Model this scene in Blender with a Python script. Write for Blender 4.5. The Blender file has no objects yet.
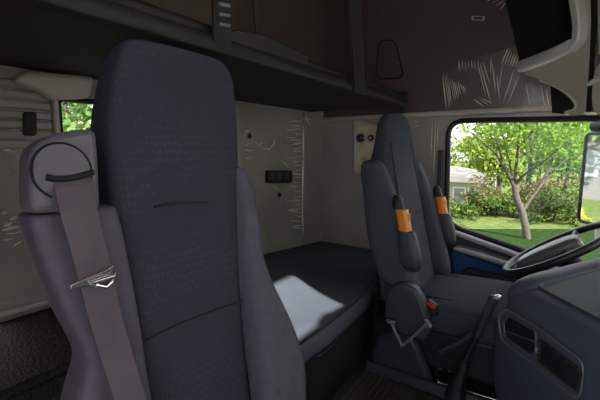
import bpy, bmesh, math, random
from mathutils import Vector, Matrix
V = Vector
scn = bpy.context.scene
COL = scn.collection
random.seed(7)
# ------------------------------------------------------------------ camera (photo 600x400)
FPX = 380.0
YAW, PITCH = math.radians(34.4), math.radians(7.5)
CAM = V((0, 0, 0.9))
FW = V((-math.sin(YAW)*math.cos(PITCH), math.cos(YAW)*math.cos(PITCH), -math.sin(PITCH)))
RT = V((math.cos(YAW), math.sin(YAW), 0))
UP = RT.cross(FW)
def ray(px, py): return FW + RT*((px-300)/FPX) + UP*((200-py)/FPX)
def at(px, py, x=None, y=None, z=None):
    """point seen at a pixel on one true plane of the cab"""
    r = ray(px, py)
    if x is not None: return CAM + r*((x-CAM.x)/r.x)
    if y is not None: return CAM + r*((y-CAM.y)/r.y)
    return CAM + r*((z-CAM.z)/r.z)
def on(px, py, p0, n, d=0.0):
    r = ray(px, py); n = V(n).normalized()
    return CAM + r*(((V(p0)+n*d-CAM).dot(n))/r.dot(n))
cd = bpy.data.cameras.new('camera'); cam = bpy.data.objects.new('camera', cd); COL.objects.link(cam)
cd.sensor_width = 36; cd.lens = 36*FPX/600; cd.clip_start = 0.02; cd.clip_end = 300
m = Matrix((RT, UP, -FW)).transposed().to_4x4(); m.translation = CAM
cam.matrix_world = m
scn.camera = cam

# ------------------------------------------------------------------ materials
def mat(name, col, rough=0.6, metal=0.0, spec=0.5, var=0.0, vscale=40, bump=0.0, bscale=200, tex='noise', bdist=0.002, coat=0.0, stretch=(1,1,1)):
    mt = bpy.data.materials.new(name); mt.use_nodes = True
    nt = mt.node_tree; b = nt.nodes['Principled BSDF']
    b.inputs['Base Color'].default_value = (*col, 1)
    b.inputs['Roughness'].default_value = rough
    b.inputs['Metallic'].default_value = metal
    b.inputs['Specular IOR Level'].default_value = spec
    b.inputs['Coat Weight'].default_value = coat
    tc = nt.nodes.new('ShaderNodeTexCoord'); mp = nt.nodes.new('ShaderNodeMapping')
    mp.inputs['Scale'].default_value = stretch
    nt.links.new(tc.outputs['Object'], mp.inputs['Vector'])
    if var > 0:
        n = nt.nodes.new('ShaderNodeTexNoise'); n.inputs['Scale'].default_value = vscale; n.inputs['Detail'].default_value = 5
        r = nt.nodes.new('ShaderNodeMapRange'); r.inputs[3].default_value = 1-var; r.inputs[4].default_value = 1+var
        r.inputs[1].default_value = .3; r.inputs[2].default_value = .7
        x = nt.nodes.new('ShaderNodeMix'); x.data_type = 'RGBA'; x.blend_type = 'MULTIPLY'; x.inputs['Factor'].default_value = 1
        x.inputs['A'].default_value = (*col, 1)
        nt.links.new(mp.outputs[0], n.inputs['Vector']); nt.links.new(n.outputs['Fac'], r.inputs[0]); nt.links.new(r.outputs[0], x.inputs['B'])
        nt.links.new(x.outputs['Result'], b.inputs['Base Color'])
    if bump > 0:
        if tex == 'noise':
            t = nt.nodes.new('ShaderNodeTexNoise'); t.inputs['Scale'].default_value = bscale; t.inputs['Detail'].default_value = 4; o = t.outputs['Fac']
        elif tex == 'voronoi':
            t = nt.nodes.new('ShaderNodeTexVoronoi'); t.inputs['Scale'].default_value = bscale; o = t.outputs['Distance']
        else:
            t = nt.nodes.new('ShaderNodeTexWave'); t.inputs['Scale'].default_value = bscale; t.inputs['Distortion'].default_value = 1.0; o = t.outputs['Fac']
            t.bands_direction = 'Z'
        bp = nt.nodes.new('ShaderNodeBump'); bp.inputs['Strength'].default_value = bump; bp.inputs['Distance'].default_value = bdist
        nt.links.new(mp.outputs[0], t.inputs['Vector']); nt.links.new(o, bp.inputs['Height']); nt.links.new(bp.outputs[0], b.inputs['Normal'])
    return mt

def jacquard(name, col, col2, scale=95):
    """woven seat cloth: small lozenge dots in a lighter thread"""
    mt = mat(name, col, rough=.85, spec=.25)
    nt = mt.node_tree; b = nt.nodes['Principled BSDF']
    tc = nt.nodes.new('ShaderNodeTexCoord'); mp = nt.nodes.new('ShaderNodeMapping'); mp.inputs['Scale'].default_value = (.35, 1, .6)
    v = nt.nodes.new('ShaderNodeTexVoronoi'); v.inputs['Scale'].default_value = scale; v.inputs['Randomness'].default_value = .35
    r = nt.nodes.new('ShaderNodeMapRange'); r.inputs[1].default_value = .15; r.inputs[2].default_value = .4; r.inputs[3].default_value = 1; r.inputs[4].default_value = 0
    n = nt.nodes.new('ShaderNodeTexNoise'); n.inputs['Scale'].default_value = 9
    mm = nt.nodes.new('ShaderNodeMath'); mm.operation = 'MULTIPLY'
    x = nt.nodes.new('ShaderNodeMix'); x.data_type = 'RGBA'; x.inputs['A'].default_value = (*col, 1); x.inputs['B'].default_value = (*col2, 1)
    L = nt.links.new
    L(tc.outputs['Object'], mp.inputs['Vector']); L(mp.outputs[0], v.inputs['Vector']); L(mp.outputs[0], n.inputs['Vector'])
    L(v.outputs['Distance'], r.inputs[0]); L(r.outputs[0], mm.inputs[0]); L(n.outputs['Fac'], mm.inputs[1]); L(mm.outputs[0], x.inputs['Factor'])
    L(x.outputs['Result'], b.inputs['Base Color'])
    bp = nt.nodes.new('ShaderNodeBump'); bp.inputs['Strength'].default_value = .35; bp.inputs['Distance'].default_value = .0015
    L(v.outputs['Distance'], bp.inputs['Height']); L(bp.outputs[0], b.inputs['Normal'])
    return mt

def clear(name, tint=(1, 1, 1), gloss=.08, rough=.02, white=0.0, wcol=(.8, .8, .78), noise=0):
    """clear sheet: see-through with a reflecting share and, for film, a milky share"""
    mt = bpy.data.materials.new(name); mt.use_nodes = True; nt = mt.node_tree; nt.nodes.clear()
    L = nt.links.new
    out = nt.nodes.new('ShaderNodeOutputMaterial'); tr = nt.nodes.new('ShaderNodeBsdfTransparent'); tr.inputs[0].default_value = (*tint, 1)
    gl = nt.nodes.new('ShaderNodeBsdfGlossy'); gl.inputs['Roughness'].default_value = rough
    m1 = nt.nodes.new('ShaderNodeMixShader'); m1.inputs[0].default_value = gloss
    L(tr.outputs[0], m1.inputs[1]); L(gl.outputs[0], m1.inputs[2]); last = m1
    if noise:
        tc = nt.nodes.new('ShaderNodeTexCoord'); n = nt.nodes.new('ShaderNodeTexNoise'); n.inputs['Scale'].default_value = noise; n.inputs['Detail'].default_value = 3
        bp = nt.nodes.new('ShaderNodeBump'); bp.inputs['Strength'].default_value = .8; bp.inputs['Distance'].default_value = .02
        L(tc.outputs['Object'], n.inputs['Vector']); L(n.outputs['Fac'], bp.inputs['Height']); L(bp.outputs[0], gl.inputs['Normal'])
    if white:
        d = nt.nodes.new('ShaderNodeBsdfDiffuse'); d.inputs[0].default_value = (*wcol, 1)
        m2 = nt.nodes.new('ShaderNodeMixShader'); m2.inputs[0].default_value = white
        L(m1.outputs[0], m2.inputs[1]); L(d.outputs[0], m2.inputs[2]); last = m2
    L(last.outputs[0], out.inputs[0])
    return mt

def leafmat(name, col, col2, trans=.45):
    mt = bpy.data.materials.new(name); mt.use_nodes = True; nt = mt.node_tree; nt.nodes.clear(); L = nt.links.new
    out = nt.nodes.new('ShaderNodeOutputMaterial'); d = nt.nodes.new('ShaderNodeBsdfDiffuse'); t = nt.nodes.new('ShaderNodeBsdfTranslucent')
    mx = nt.nodes.new('ShaderNodeMixShader'); mx.inputs[0].default_value = trans
    g = nt.nodes.new('ShaderNodeNewGeometry'); x = nt.nodes.new('ShaderNodeMix'); x.data_type = 'RGBA'
    x.inputs['A'].default_value = (*col, 1); x.inputs['B'].default_value = (*col2, 1)
    L(g.outputs['Random Per Island'], x.inputs['Factor'])
    L(x.outputs['Result'], d.inputs[0]); L(x.outputs['Result'], t.inputs[0])
    L(d.outputs[0], mx.inputs[1]); L(t.outputs[0], mx.inputs[2]); L(mx.outputs[0], out.inputs[0])
    return mt

M = {}
M['seat_cloth'] = jacquard('woven_seat_cloth', (.038, .037, .057), (.062, .061, .092), 110)
M['bolster_cloth'] = mat('bolster_cloth', (.085, .086, .115), .8, spec=.3, var=.1, vscale=60, bump=.2, bscale=700)
M['outer_bolster'] = mat('outer_bolster_cloth', (.095, .083, .118), .6, spec=.4, var=.1, vscale=50, bump=.2, bscale=500)
M['housing'] = mat('housing_plastic', (.115, .105, .13), .5, bump=.15, bscale=900)
M['seam'] = mat('seam_thread', (.016, .016, .022), .8)
M['groove'] = mat('groove_black', (.006, .006, .008), .8)
M['belt'] = mat('belt_webbing', (.13, .105, .125), .7, bump=.5, bscale=220, tex='wave', var=.15, vscale=20)
M['chrome'] = mat('chrome_metal', (.75, .75, .76), .22, metal=1)
M['driver_cloth'] = jacquard('driver_seat_cloth', (.040, .047, .062), (.068, .079, .10), 130)
M['driver_bolster'] = mat('driver_bolster_cloth', (.042, .050, .066), .75, bump=.2, bscale=600)
M['dark_plastic'] = mat('dark_plastic', (.035, .036, .045), .5, bump=.1, bscale=900)
M['black'] = mat('black_plastic', (.010, .010, .012), .55)
M['orange'] = mat('orange_plastic', (.75, .24, .02), .35, coat=.4)
M['red'] = mat('red_plastic', (.40, .02, .02), .4)
M['wall'] = mat('grey_wall_vinyl', (.33, .312, .28), .42, var=.12, vscale=5, bump=.12, bscale=12, bdist=.01)
M['wall_left'] = mat('grey_side_vinyl', (.36, .335, .31), .45, var=.08, vscale=5, bump=.1, bscale=12, bdist=.01)
M['upper'] = mat('brown_upper_vinyl', (.088, .066, .063), .5, var=.06, vscale=4, bump=.15, bscale=9, bdist=.01)
M['upper_rear'] = mat('brown_rear_cloth', (.085, .064, .048), .7, var=.15, vscale=5)
M['rail'] = mat('grey_rail_plastic', (.55, .50, .45), .42)
M['bunk_edge'] = mat('bunk_edge_metal', (.016, .016, .016), .5, spec=.25)
M['bunk_board'] = mat('black_bunk_board', (.012, .011, .011), .7)
M['strap'] = mat('black_webbing', (.012, .012, .012), .7, bump=.3, bscale=250, tex='wave')
M['mattress'] = mat('navy_mattress_cover', (.070, .083, .106), .6, spec=.35, var=.08, vscale=10, bump=.12, bscale=500)
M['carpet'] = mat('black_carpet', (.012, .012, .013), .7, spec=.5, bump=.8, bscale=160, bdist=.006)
M['mat_rubber'] = mat('ribbed_rubber', (.055, .05, .042), .5, var=.2, vscale=25)
M['floor'] = mat('dark_floor', (.02, .02, .02), .7)
M['door_dark'] = mat('door_dark_plastic', (.035, .04, .055), .5)
M['door_grey'] = mat('door_grey_ledge', (.30, .30, .33), .35)
M['blue'] = mat('blue_door_cloth', (.022, .085, .26), .7, bump=.2, bscale=400)
M['dash'] = mat('dash_plastic', (.074, .089, .125), .46, spec=.5, bump=.25, bscale=900, bdist=.001)
M['dash_top'] = mat('dash_top_plastic', (.09, .115, .125), .6, bump=.3, bscale=700, bdist=.001)
M['dash_line'] = mat('dash_edge_plastic', (.13, .135, .15), .4)
M['overhead'] = mat('overhead_grey_plastic', (.64, .59, .49), .5, bump=.1, bscale=500)
M['overhead_lip'] = mat('overhead_lip_plastic', (.74, .73, .69), .3)
M['bin'] = mat('bin_black_felt', (.012, .012, .012), .85)
M['wheel'] = mat('wheel_rubber', (.028, .028, .032), .4)
M['hub'] = mat('hub_wrapped_plastic', (.15, .145, .145), .3, bump=.5, bscale=60, bdist=.004)
M['tan'] = mat('tan_hatch_cover', (.72, .60, .44), .4, var=.25, vscale=18, bump=.6, bscale=25, bdist=.02, coat=.5)
M['white_plastic'] = mat('white_plastic', (.6, .6, .58), .5)
def translucent(name, col, t):
    mt = leafmat(name, col, col, t); return mt
M['light_mask'] = translucent('white_mask_sheet', (.85, .85, .83), .6)  # for the light-shaping sheet added behind the windshield
M['glass'] = clear('window_glass', (.97, .985, .98), .012, .01)
M['film'] = clear('plastic_film', (1, 1, 1), .05, .22, .012, noise=3)
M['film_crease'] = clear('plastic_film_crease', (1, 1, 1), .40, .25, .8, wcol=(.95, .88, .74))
M['mirror'] = mat('mirror_silver', (.85, .87, .88), .03, metal=1)
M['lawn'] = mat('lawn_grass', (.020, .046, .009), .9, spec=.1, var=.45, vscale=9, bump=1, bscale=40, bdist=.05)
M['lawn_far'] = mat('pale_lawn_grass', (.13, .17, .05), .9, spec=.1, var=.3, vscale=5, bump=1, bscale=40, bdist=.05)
M['bark'] = mat('grey_bark', (.065, .052, .045), .9, var=.3, vscale=12, bump=.8, bscale=30, bdist=.03)
M['house'] = mat('beige_stucco', (.50, .41, .345), .85, var=.06, vscale=8)
M['house_trim'] = mat('white_house_trim', (.75, .72, .68), .7)
M['far_house'] = mat('far_house_stucco', (.13, .125, .12), .85)
M['roof'] = mat('clay_roof', (.50, .43, .38), .8, bump=.8, bscale=6, tex='wave', bdist=.05)
M['pane'] = mat('house_window_pane', (.25, .28, .30), .15)
M['fence'] = mat('pale_garden_wall', (.30, .27, .23), .85, var=.12, vscale=3)
M['asphalt'] = mat('pale_road', (.30, .29, .28), .9, var=.15, vscale=6)
M['leaf_main'] = leafmat('tree_leaves', (.09, .21, .02), (.24, .36, .06), .5)
M['leaf_yellow'] = leafmat('yellow_green_leaves', (.16, .24, .035), (.34, .40, .10), .5)
M['leaf_mid'] = leafmat('mid_green_leaves', (.08, .18, .035), (.22, .32, .10), .45)
M['leaf_bush'] = leafmat('shrub_leaves', (.04, .10, .02), (.18, .22, .06), .4)
M['leaf_brown'] = leafmat('dry_shrub_leaves', (.14, .09, .05), (.20, .20, .08), .4)
M['leaf_bright'] = leafmat('bright_yellow_leaves', (.60, .62, .04), (.75, .70, .10), .5)

# ------------------------------------------------------------------ helpers
BASE = {}
class B:
    def __init__(s): s.bm = bmesh.new(); s.mi = 0
    def _f(s, vs):
        try: f = s.bm.faces.new(vs); f.material_index = s.mi; f.smooth = True; return f
        except ValueError: return None
    def loft(s, rings, cap=True, closed=True):
        rows = [[s.bm.verts.new(p) for p in r] for r in rings]
        n = len(rows[0])
        for a, b in zip(rows, rows[1:]):
            for i in range(n if closed else n-1):
                j = (i+1) % n; s._f((a[i], a[j], b[j], b[i]))
        if cap: s._f(rows[0][::-1]); s._f(rows[-1])
        return s
    def prism(s, pts, vec):
        vec = V(vec); return s.loft([[V(p) for p in pts], [V(p)+vec for p in pts]])
    def box(s, a, b):
        (x0, y0, z0), (x1, y1, z1) = a, b
        return s.prism([(x0, y0, z0), (x1, y0, z0), (x1, y1, z0), (x0, y1, z0)], (0, 0, z1-z0))
    def tube(s, pts, r, n=8, cyclic=False, flat=None):
        """round tube, or a flat strap when flat=(half width vector, half thickness)"""
        pts = [V(p) for p in pts]; N = len(pts); rad = r if isinstance(r, (list, tuple)) else [r]*N
        rings = []; ref = None
        for i, p in enumerate(pts):
            t = (pts[(i+1) % N]-pts[i-1]) if cyclic else (pts[min(i+1, N-1)]-pts[max(i-1, 0)])
            t.normalize()
            if ref is None: ref = V((0, 0, 1)) if abs(t.z) < .9 else V((1, 0, 0))
            a = (ref - t*ref.dot(t)).normalized(); b = t.cross(a); ref = a
            rings.append([p + (a*math.cos(k)+b*math.sin(k))*rad[i] for k in [2*math.pi*j/n for j in range(n)]])
        if cyclic: rings.append(rings[0]); 
        if cyclic:
            rows = [[s.bm.verts.new(q) for q in r_] for r_ in rings[:-1]]
            for i in range(N):
                A, Bq = rows[i], rows[(i+1) % N]
                for k in range(n): s._f((A[k], A[(k+1) % n], Bq[(k+1) % n], Bq[k]))
            return s
        return s.loft(rings)
    def strip(s, pts, wvec, nvec, w, t):
        """flat band with its own thickness following pts"""
        w = w if isinstance(w, (list, tuple)) else [w]*len(pts)
        W, Nn = V(wvec).normalized(), V(nvec).normalized()
        return s.loft([[V(p)-W*h/2-Nn*t/2, V(p)+W*h/2-Nn*t/2, V(p)+W*h/2+Nn*t/2, V(p)-W*h/2+Nn*t/2] for p, h in zip(pts, w)])
    def plate_hole(s, outer, inner, vec):
        vec = V(vec); ed = []
        for lp in (outer, inner):
            vs = [s.bm.verts.new(p) for p in lp]
            ed += [s.bm.edges.new((vs[i], vs[(i+1) % len(vs)])) for i in range(len(vs))]
        r = bmesh.ops.triangle_fill(s.bm, edges=ed, use_beauty=True)
        fs = [g for g in r['geom'] if isinstance(g, bmesh.types.BMFace)]
        e = bmesh.ops.extrude_face_region(s.bm, geom=fs)
        bmesh.ops.translate(s.bm, vec=vec, verts=[g for g in e['geom'] if isinstance(g, bmesh.types.BMVert)])
        return s
    def build(s, name, mt, parent=None, bevel=0, seg=2, sub=0, smooth=True, loc=None):
        base = V(loc) if loc is not None else (BASE[parent.name] if parent else V((0, 0, 0)))
        bmesh.ops.recalc_face_normals(s.bm, faces=s.bm.faces[:])
        bmesh.ops.translate(s.bm, vec=-base, verts=s.bm.verts[:])
        me = bpy.data.meshes.new(name); s.bm.to_mesh(me); s.bm.free()
        for k in (mt if isinstance(mt, (list, tuple)) else [mt]): me.materials.append(M[k])
        o = bpy.data.objects.new(name, me); COL.objects.link(o); BASE[o.name] = base
        if parent: o.parent = parent
        else: o.location = base
        if bevel:
            bv = o.modifiers.new('bevel', 'BEVEL'); bv.width = bevel; bv.segments = seg; bv.limit_method = 'ANGLE'; bv.angle_limit = math.radians(40)
        if sub:
            sm = o.modifiers.new('subsurf', 'SUBSURF'); sm.levels = sub; sm.render_levels = sub
        if not sub:
            for p in me.polygons: p.use_smooth = smooth
            if smooth:
                try: me.set_sharp_from_angle(angle=math.radians(38))
                except Exception: pass
        return o
def tag(o, label, cat, group=None, kind=None):
    o['label'] = label; o['category'] = cat
    if group: o['group'] = group
    if kind: o['kind'] = kind
    return o
def thing(name, loc, label, cat, group=None):
    o = bpy.data.objects.new(name, None); COL.objects.link(o); o.location = loc; BASE[o.name] = V(loc); o.empty_display_size = .05
    return tag(o, label, cat, group)
def struct(o): o['kind'] = 'structure'; return o
def se(cx, cy, cz, a, b, e=4, n=24, ax=(1, 0, 0), ay=(0, 1, 0)):
    """superellipse ring"""
    r = []; ax, ay = V(ax), V(ay)
    for k in range(n):
        t = 2*math.pi*k/n; c, s_ = math.cos(t), math.sin(t)
        r.append(V((cx, cy, cz)) + ax*(a*math.copysign(abs(c)**(2/e), c)) + ay*(b*math.copysign(abs(s_)**(2/e), s_)))
    return r
def rrect(pts, rad, n=5):
    """round the corners of a polygon of Vectors"""
    out = []; N = len(pts)
    for i in range(N):
        p, a, b = V(pts[i]), V(pts[i-1]), V(pts[(i+1) % N])
        da, db = (a-p), (b-p); ra = min(rad, da.length*.45, db.length*.45); da.normalize(); db.normalize()
        p0, p1 = p+da*ra, p+db*ra
        for k in range(n+1):
            t = k/n; out.append(p0*(1-t)**2 + p*2*t*(1-t) + p1*t*t)
    return out
def interp(tab, x):
    if x <= tab[0][0]: return tab[0][1]
    for (a, va), (b, vb) in zip(tab, tab[1:]):
        if x <= b:
            t = (x-a)/(b-a); t = t*t*(3-2*t); return va+(vb-va)*t
    return tab[-1][1]
def catmull(pts, n=6):
    P = [V(p) for p in pts]; out = []
    for i in range(len(P)-1):
        a, b, c, d = P[max(i-1, 0)], P[i], P[i+1], P[min(i+2, len(P)-1)]
        for k in range(n):
            t = k/n
            out.append(.5*((2*b)+(c-a)*t+(2*a-5*b+4*c-d)*t*t+(3*b-a-3*c+d)*t**3))
    return out+[P[-1]]

# ================================================================== SETTING
YW, XR = 2.10, -1.25          # driver-side wall, rear wall
def quad_yz(x, y0, y1, z0, z1): return [V((x, y0, z0)), V((x, y1, z0)), V((x, y1, z1)), V((x, y0, z1))]
def quad_xz(y, x0, x1, z0, z1): return [V((x0, y, z0)), V((x1, y, z0)), V((x1, y, z1)), V((x0, y, z1))]
# floor
struct(B().box((-1.35, -.35, -.10), (1.3, 2.2, 0)).build('floor', 'floor'))
# rear wall with the small rear window
rw = rrect(quad_yz(XR, .548, .78, .90, 1.052), .02)
struct(B().plate_hole(quad_yz(XR, -.35, 2.2, -.1, 2.0), rw, (-.08, 0, 0)).build('wall_rear', 'wall', smooth=False))
w1 = struct(B().tube([p+V((.003, 0, 0)) for p in rw], .009, 8, True).build('window_1', 'black'))
B().prism(quad_yz(XR-.05, .54, .79, .89, 1.06), (-.006, 0, 0)).build('pane', 'glass', w1)
# upper part of the rear wall above the bunk, brown
struct(B().box((XR, -.35, 1.15), (XR+.01, YW, 1.9)).build('wall_rear_upper', 'upper_rear', smooth=False))
# ceiling, passenger side wall with the open door, front wall with windshield and an added unseen light mask
struct(B().box((-1.35, -.35, 1.9), (1.3, 2.2, 2.0)).build('ceiling', 'upper', smooth=False))
struct(B().plate_hole(quad_xz(-.16, -1.35, 1.3, -.1, 2.0), quad_xz(-.16, -.30, .36, .02, 1.62), (0, -.08, 0)).build('wall_right', 'wall_left', smooth=False))
ws = rrect(quad_yz(1.0, -.05, 2.0, .78, 1.74), .06)
struct(B().plate_hole(quad_yz(1.0, -.35, 2.2, -.1, 2.0), ws, (.05, 0, 0)).build('wall_front', 'wall', smooth=False))
w3 = struct(B().tube([p+V((-.003, 0, 0)) for p in ws], .010, 8, True).build('window_3', 'black'))
gap = [V((.95, y, z)) for y, z in [(.33, 1.412), (.45, 1.412), (.48, 1.425), (.53, 1.432), (.58, 1.424), (.652, 1.418), (.652, 1.64), (.64, 1.66), (.585, 1.70), (.33, 1.70)]]
B().plate_hole(quad_yz(.95, -.30, 2.09, .70, 1.85), gap, (.002, 0, 0)).build('light_mask', 'light_mask', w3, smooth=False)  # unseen sheet added to soften front light and shape the sun patch
# driver-side wall with the door window
def wx(X, Z): return V((X, YW, .9+Z))
win = rrect([wx(-.500, .150), wx(-.485, -.395), wx(.62, -.665), wx(.62, .120)], .085, 6)
struct(B().plate_hole(quad_xz(YW, -1.35, 1.3, -.1, 2.0), win, (0, .05, 0)).build('wall_left', 'wall_left', smooth=False))
w2 = struct(B().tube([p+V((0, -.004, 0)) for p in win], .014, 8, True).build('window_2', 'black'))
B().prism([p+V((0, .03, 0)) for p in (wx(-.53, .19), wx(-.53, -.47), wx(.66, -.72), wx(.66, .19))], (0, .005, 0)).build('pane', 'glass', w2)
# thick moulded frame lip around the window's rear edge
lip = [wx(-.535, .178), wx(-.53, 0), wx(-.52, -.30), wx(-.495, -.41), wx(-.43, -.445), wx(-.2, -.505), wx(.1, -.58), wx(.5, -.68)]
struct(B().strip([p+V((0, -.012, 0)) for p in catmull(lip, 4)][4:], (1, 0, .3), (0, 1, 0), .028, .024).build('trim_1', 'door_dark', bevel=.006))
# upper side panel and the header rail
struct(B().box((XR, YW-.015, 1.085), (.9, YW, 1.9)).build('wall_left_upper', 'upper', smooth=False))
struct(B().prism([(XR, YW, 1.072), (XR, YW-.028, 1.076), (XR, YW-.032, 1.088), (XR, YW-.022, 1.100), (XR, YW, 1.102)], (2.1, 0, 0)).build('trim_2', 'rail', bevel=.003))
# door below the window
d1 = struct(B().prism([wx(-.525, -.36)+V((0, -.005, 0)), wx(-.48, -.43)+V((0, -.005, 0)), wx(.62, -.70)+V((0, -.005, 0)), wx(.62, -1.0)+V((0, -.005, 0)), wx(-.53, -1.0)+V((0, -.005, 0))], (0, -.02, 0)).build('door_1', 'door_dark', bevel=.006))
B().strip([at(446, 229, y=2.055), at(470, 238, y=2.055), at(510, 252.5, y=2.055), at(560, 271, y=2.055)], (0, 0, 1), (0, 1, 0), [.016, .022, .022, .022], .05).build('sill_ledge', 'door_grey', d1, bevel=.006)
B().strip([at(455, 247, y=2.03), at(480, 254, y=2.03), at(520, 267, y=2.03), at(560, 280, y=2.03)], (0, 0, 1), (0, 1, 0), [.022, .026, .026, .026], .09).build('armrest_ledge', 'door_grey', d1, bevel=.01)
B().prism([at(x, y, y=2.07) for x, y in [(453, 250), (520, 272), (530, 330), (455, 330)]], (0, -.012, 0)).build('cloth_insert', 'blue', d1, bevel=.004)
B().prism([at(x, y, y=2.055) for x, y in [(463, 270), (469, 266), (540, 284), (540, 340), (463, 340)]], (0, -.04, 0)).build('door_pocket', 'door_dark', d1, bevel=.012)
# seam in the side wall, corner strip on the rear wall, ledge over the lower bunk
struct(B().box((XR, 1.852, .33), (XR+.012, 1.868, 1.12)).build('trim_3', 'wall', bevel=.004))
struct(B().box((XR, -.3, .445), (XR+.02, .62, .458)).build('trim_4', 'rail', bevel=.003))
# moulded header above the rear window and ribbed side panel
struct(B().prism([at(x, y, x=XR+.06) for x, y in [(28, 70), (96, 76), (92, 98), (54, 99.5), (48, 95), (42, 90), (17, 80.5)]], (-.058, 0, 0)).build('trim_5', 'rail', bevel=.016, seg=3))
vb = B()
for k in range(7):
    z = .905+k*.027; vb.box((XR+.002, -.3, z), (XR+.014, .525, z+.021))
struct(vb.build('trim_6', 'wall', bevel=.004))
struct(B().box((XR, .528, .86), (XR+.025, .542, 1.06)).build('trim_7', 'rail', bevel=.005))
tag(B().prism(rrect([at(x, y, x=XR+.016) for x, y in [(22, 112), (35, 112), (35, 136), (22, 136)]], .01), (.012, 0, 0)).build('latch_plate', 'black', bevel=.003),
    'upright black latch plate on the ribbed panel left of the small rear window', 'latch')

# ================================================================== BUNKS
def front(y): return interp([(.0, -.90), (.78, -.90), (.855, -.605), (1.05, -.60), (1.38, -.612), (1.55, -.65), (1.75, -.705), (1.90, -.75), (2.0, -.80), (2.09, -.86)], y)
def rise(x, y):
    t = max(0, min(1, (-.72-x)/.5)); t = t*t*(3-2*t)
    return .128*t*max(0, min(1, (2.08-y)/1.62))
rings = []
for k in range(111):
    y = .56 + 1.52*k/110
    e = min(1, (2.08-y)/.03+.25); F = front(y)
    top, bot, r = .315, .238, .022
    pr = [(XR+.005, bot), (F-r, bot)] + [(F-r+r*math.sin(a), bot+r-r*math.cos(a)) for a in (.5, 1.0, 1.57)]
    pr += [(F-r+r*math.cos(a), top-r+r*math.sin(a)) for a in (0, .5, 1.0, 1.57)]
    pr += [(F-.04-(F-.04-XR-.01)*q/14, top) for q in range(1, 15)] + [(XR+.005, top-.01)]
    rings.append([V((x, y, z+rise(x, y)*(1 if z > .27 else .6) - (1-e)*.02*(1 if z > .27 else -1))) for x, z in pr])
mt_ = B().loft(rings).build('lower_bunk_mattress', 'mattress')
tag(mt_, 'navy blue mattress of the lower bunk with a patch of sunlight', 'mattress')
stt = B().tube(catmull([(front(y)-.012, y, .3125+.0) for y in (.90, 1.05, 1.2, 1.3, 1.5, 1.7, 1.9)], 5), .0025, 6).build('edge_seam', 'groove', mt_)
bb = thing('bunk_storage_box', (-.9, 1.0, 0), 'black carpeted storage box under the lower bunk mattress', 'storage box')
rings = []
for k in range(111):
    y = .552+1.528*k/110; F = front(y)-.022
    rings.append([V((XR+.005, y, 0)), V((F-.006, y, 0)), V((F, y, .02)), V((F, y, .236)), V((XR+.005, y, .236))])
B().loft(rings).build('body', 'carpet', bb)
h = B().tube([at(317, 358, x=-.612), at(333, 344, x=-.612)], .006, 8)
h.box((-.628, 1.0, .243-.02), (-.614, 1.006, .243-.008)).build('handle', 'chrome', bb)
lk = thing('bunk_end_shade', (-1.08, .2, 0), 'black carpeted block standing in for shade below the rear wall ledge, left of the passenger seat', 'shade block')  # dark box added in place of the shaded bunk end
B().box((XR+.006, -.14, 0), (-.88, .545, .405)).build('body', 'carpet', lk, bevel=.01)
B().box((XR+.006, -.145, .408), (-.87, .55, .430)).build('top_slab', 'carpet', lk, bevel=.008)
# upper bunk
ub = thing('upper_bunk', (-.96, .9, 1.121), 'black folding upper bunk platform across the rear of the cab', 'bunk')
B().box((XR+.012, -.15, 1.121), (-.69, 1.925, 1.150)).build('platform', 'bunk_board', ub, bevel=.006)
B().prism([(-.69, -.15, 1.118), (-.668, -.15, 1.122), (-.662, -.15, 1.14), (-.668, -.15, 1.158), (-.69, -.15, 1.162)], (0, 2.08, 0)).build('front_rail', 'bunk_edge', ub, bevel=.003)
B().prism([(-.73, -.15, 1.150), (-.692, -.15, 1.150), (-.688, -.15, 1.178), (-.70, -.15, 1.190), (-.73, -.15, 1.190)], (0, 2.075, 0)).build('upper_rail', 'bunk_board', ub, bevel=.003)
B().box((-.735, 1.90, 1.125), (-.664, 1.935, 1.19)).build('end_cap', 'black', ub, bevel=.006)
tag(B().prism(rrect([V((-1.22, -.1, 1.152)), V((-.76, -.1, 1.152)), V((-.76, 1.9, 1.152)), V((-1.22, 1.9, 1.152))], .04), (0, 0, .03)).build('upper_bunk_pad', 'bunk_board', bevel=.01),
    'thin black pad lying on the upper bunk behind its rail', 'mattress')
xs = -.664
t1 = thing('bunk_strap', at(222, 48, x=xs), 'black bunk strap with metal buckle hanging above the front passenger seat', 'strap')
B().strip([at(222, 46, x=xs), at(222, 20, x=xs), at(221, -30, x=xs), at(220, -60, x=xs)], (0, 1, 0), (1, 0, 0), .055, .006).build('webbing', 'strap', t1)
bk = B(); 
for yy in (4, 14, 24):
    bk.strip([at(219, yy, x=xs+.008), at(230, yy+2, x=xs+.008)], (0, 0, 1), (1, 0, 0), .008, .006)
bk.build('buckle', 'dash_line', t1, bevel=.002)
B().prism([at(x, y, x=xs-.02) for x, y in [(213, 47), (214, 38), (232, 30), (262, 36), (304, 56), (304, 66)]], (.015, 0, 0)).build('anchor_bracket', 'black', t1, bevel=.004)
tag(B().strip([at(258, 40, x=-.70), at(256, 20, x=-.70), at(253, -20, x=-.70), at(251, -60, x=-.70)], (0, 1, 0), (1, 0, 0), .014, .005).build('net_cord', 'strap'),
    'thin black cord rising from the upper bunk rail, right of the buckled strap', 'cord')
t2 = thing('bunk_support_strap', at(357, 90, x=xs), 'broad dark upright support strap at the driver end of the upper bunk', 'strap')
sp = [at(359, 94, x=xs), at(357, 60, x=xs), at(354, 20, x=xs), at(351, -30, x=xs), at(349, -60, x=xs)]
B().strip(sp, (0, 1, 0), (1, 0, 0), [.10, .11, .115, .12, .12], .010).build('webbing', 'bunk_board', t2)
B().strip([p+V((.006, -.045, 0)) for p in sp], (0, 1, 0), (1, 0, 0), .012, .006).build('edge_binding', 'bunk_edge', t2)
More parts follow.
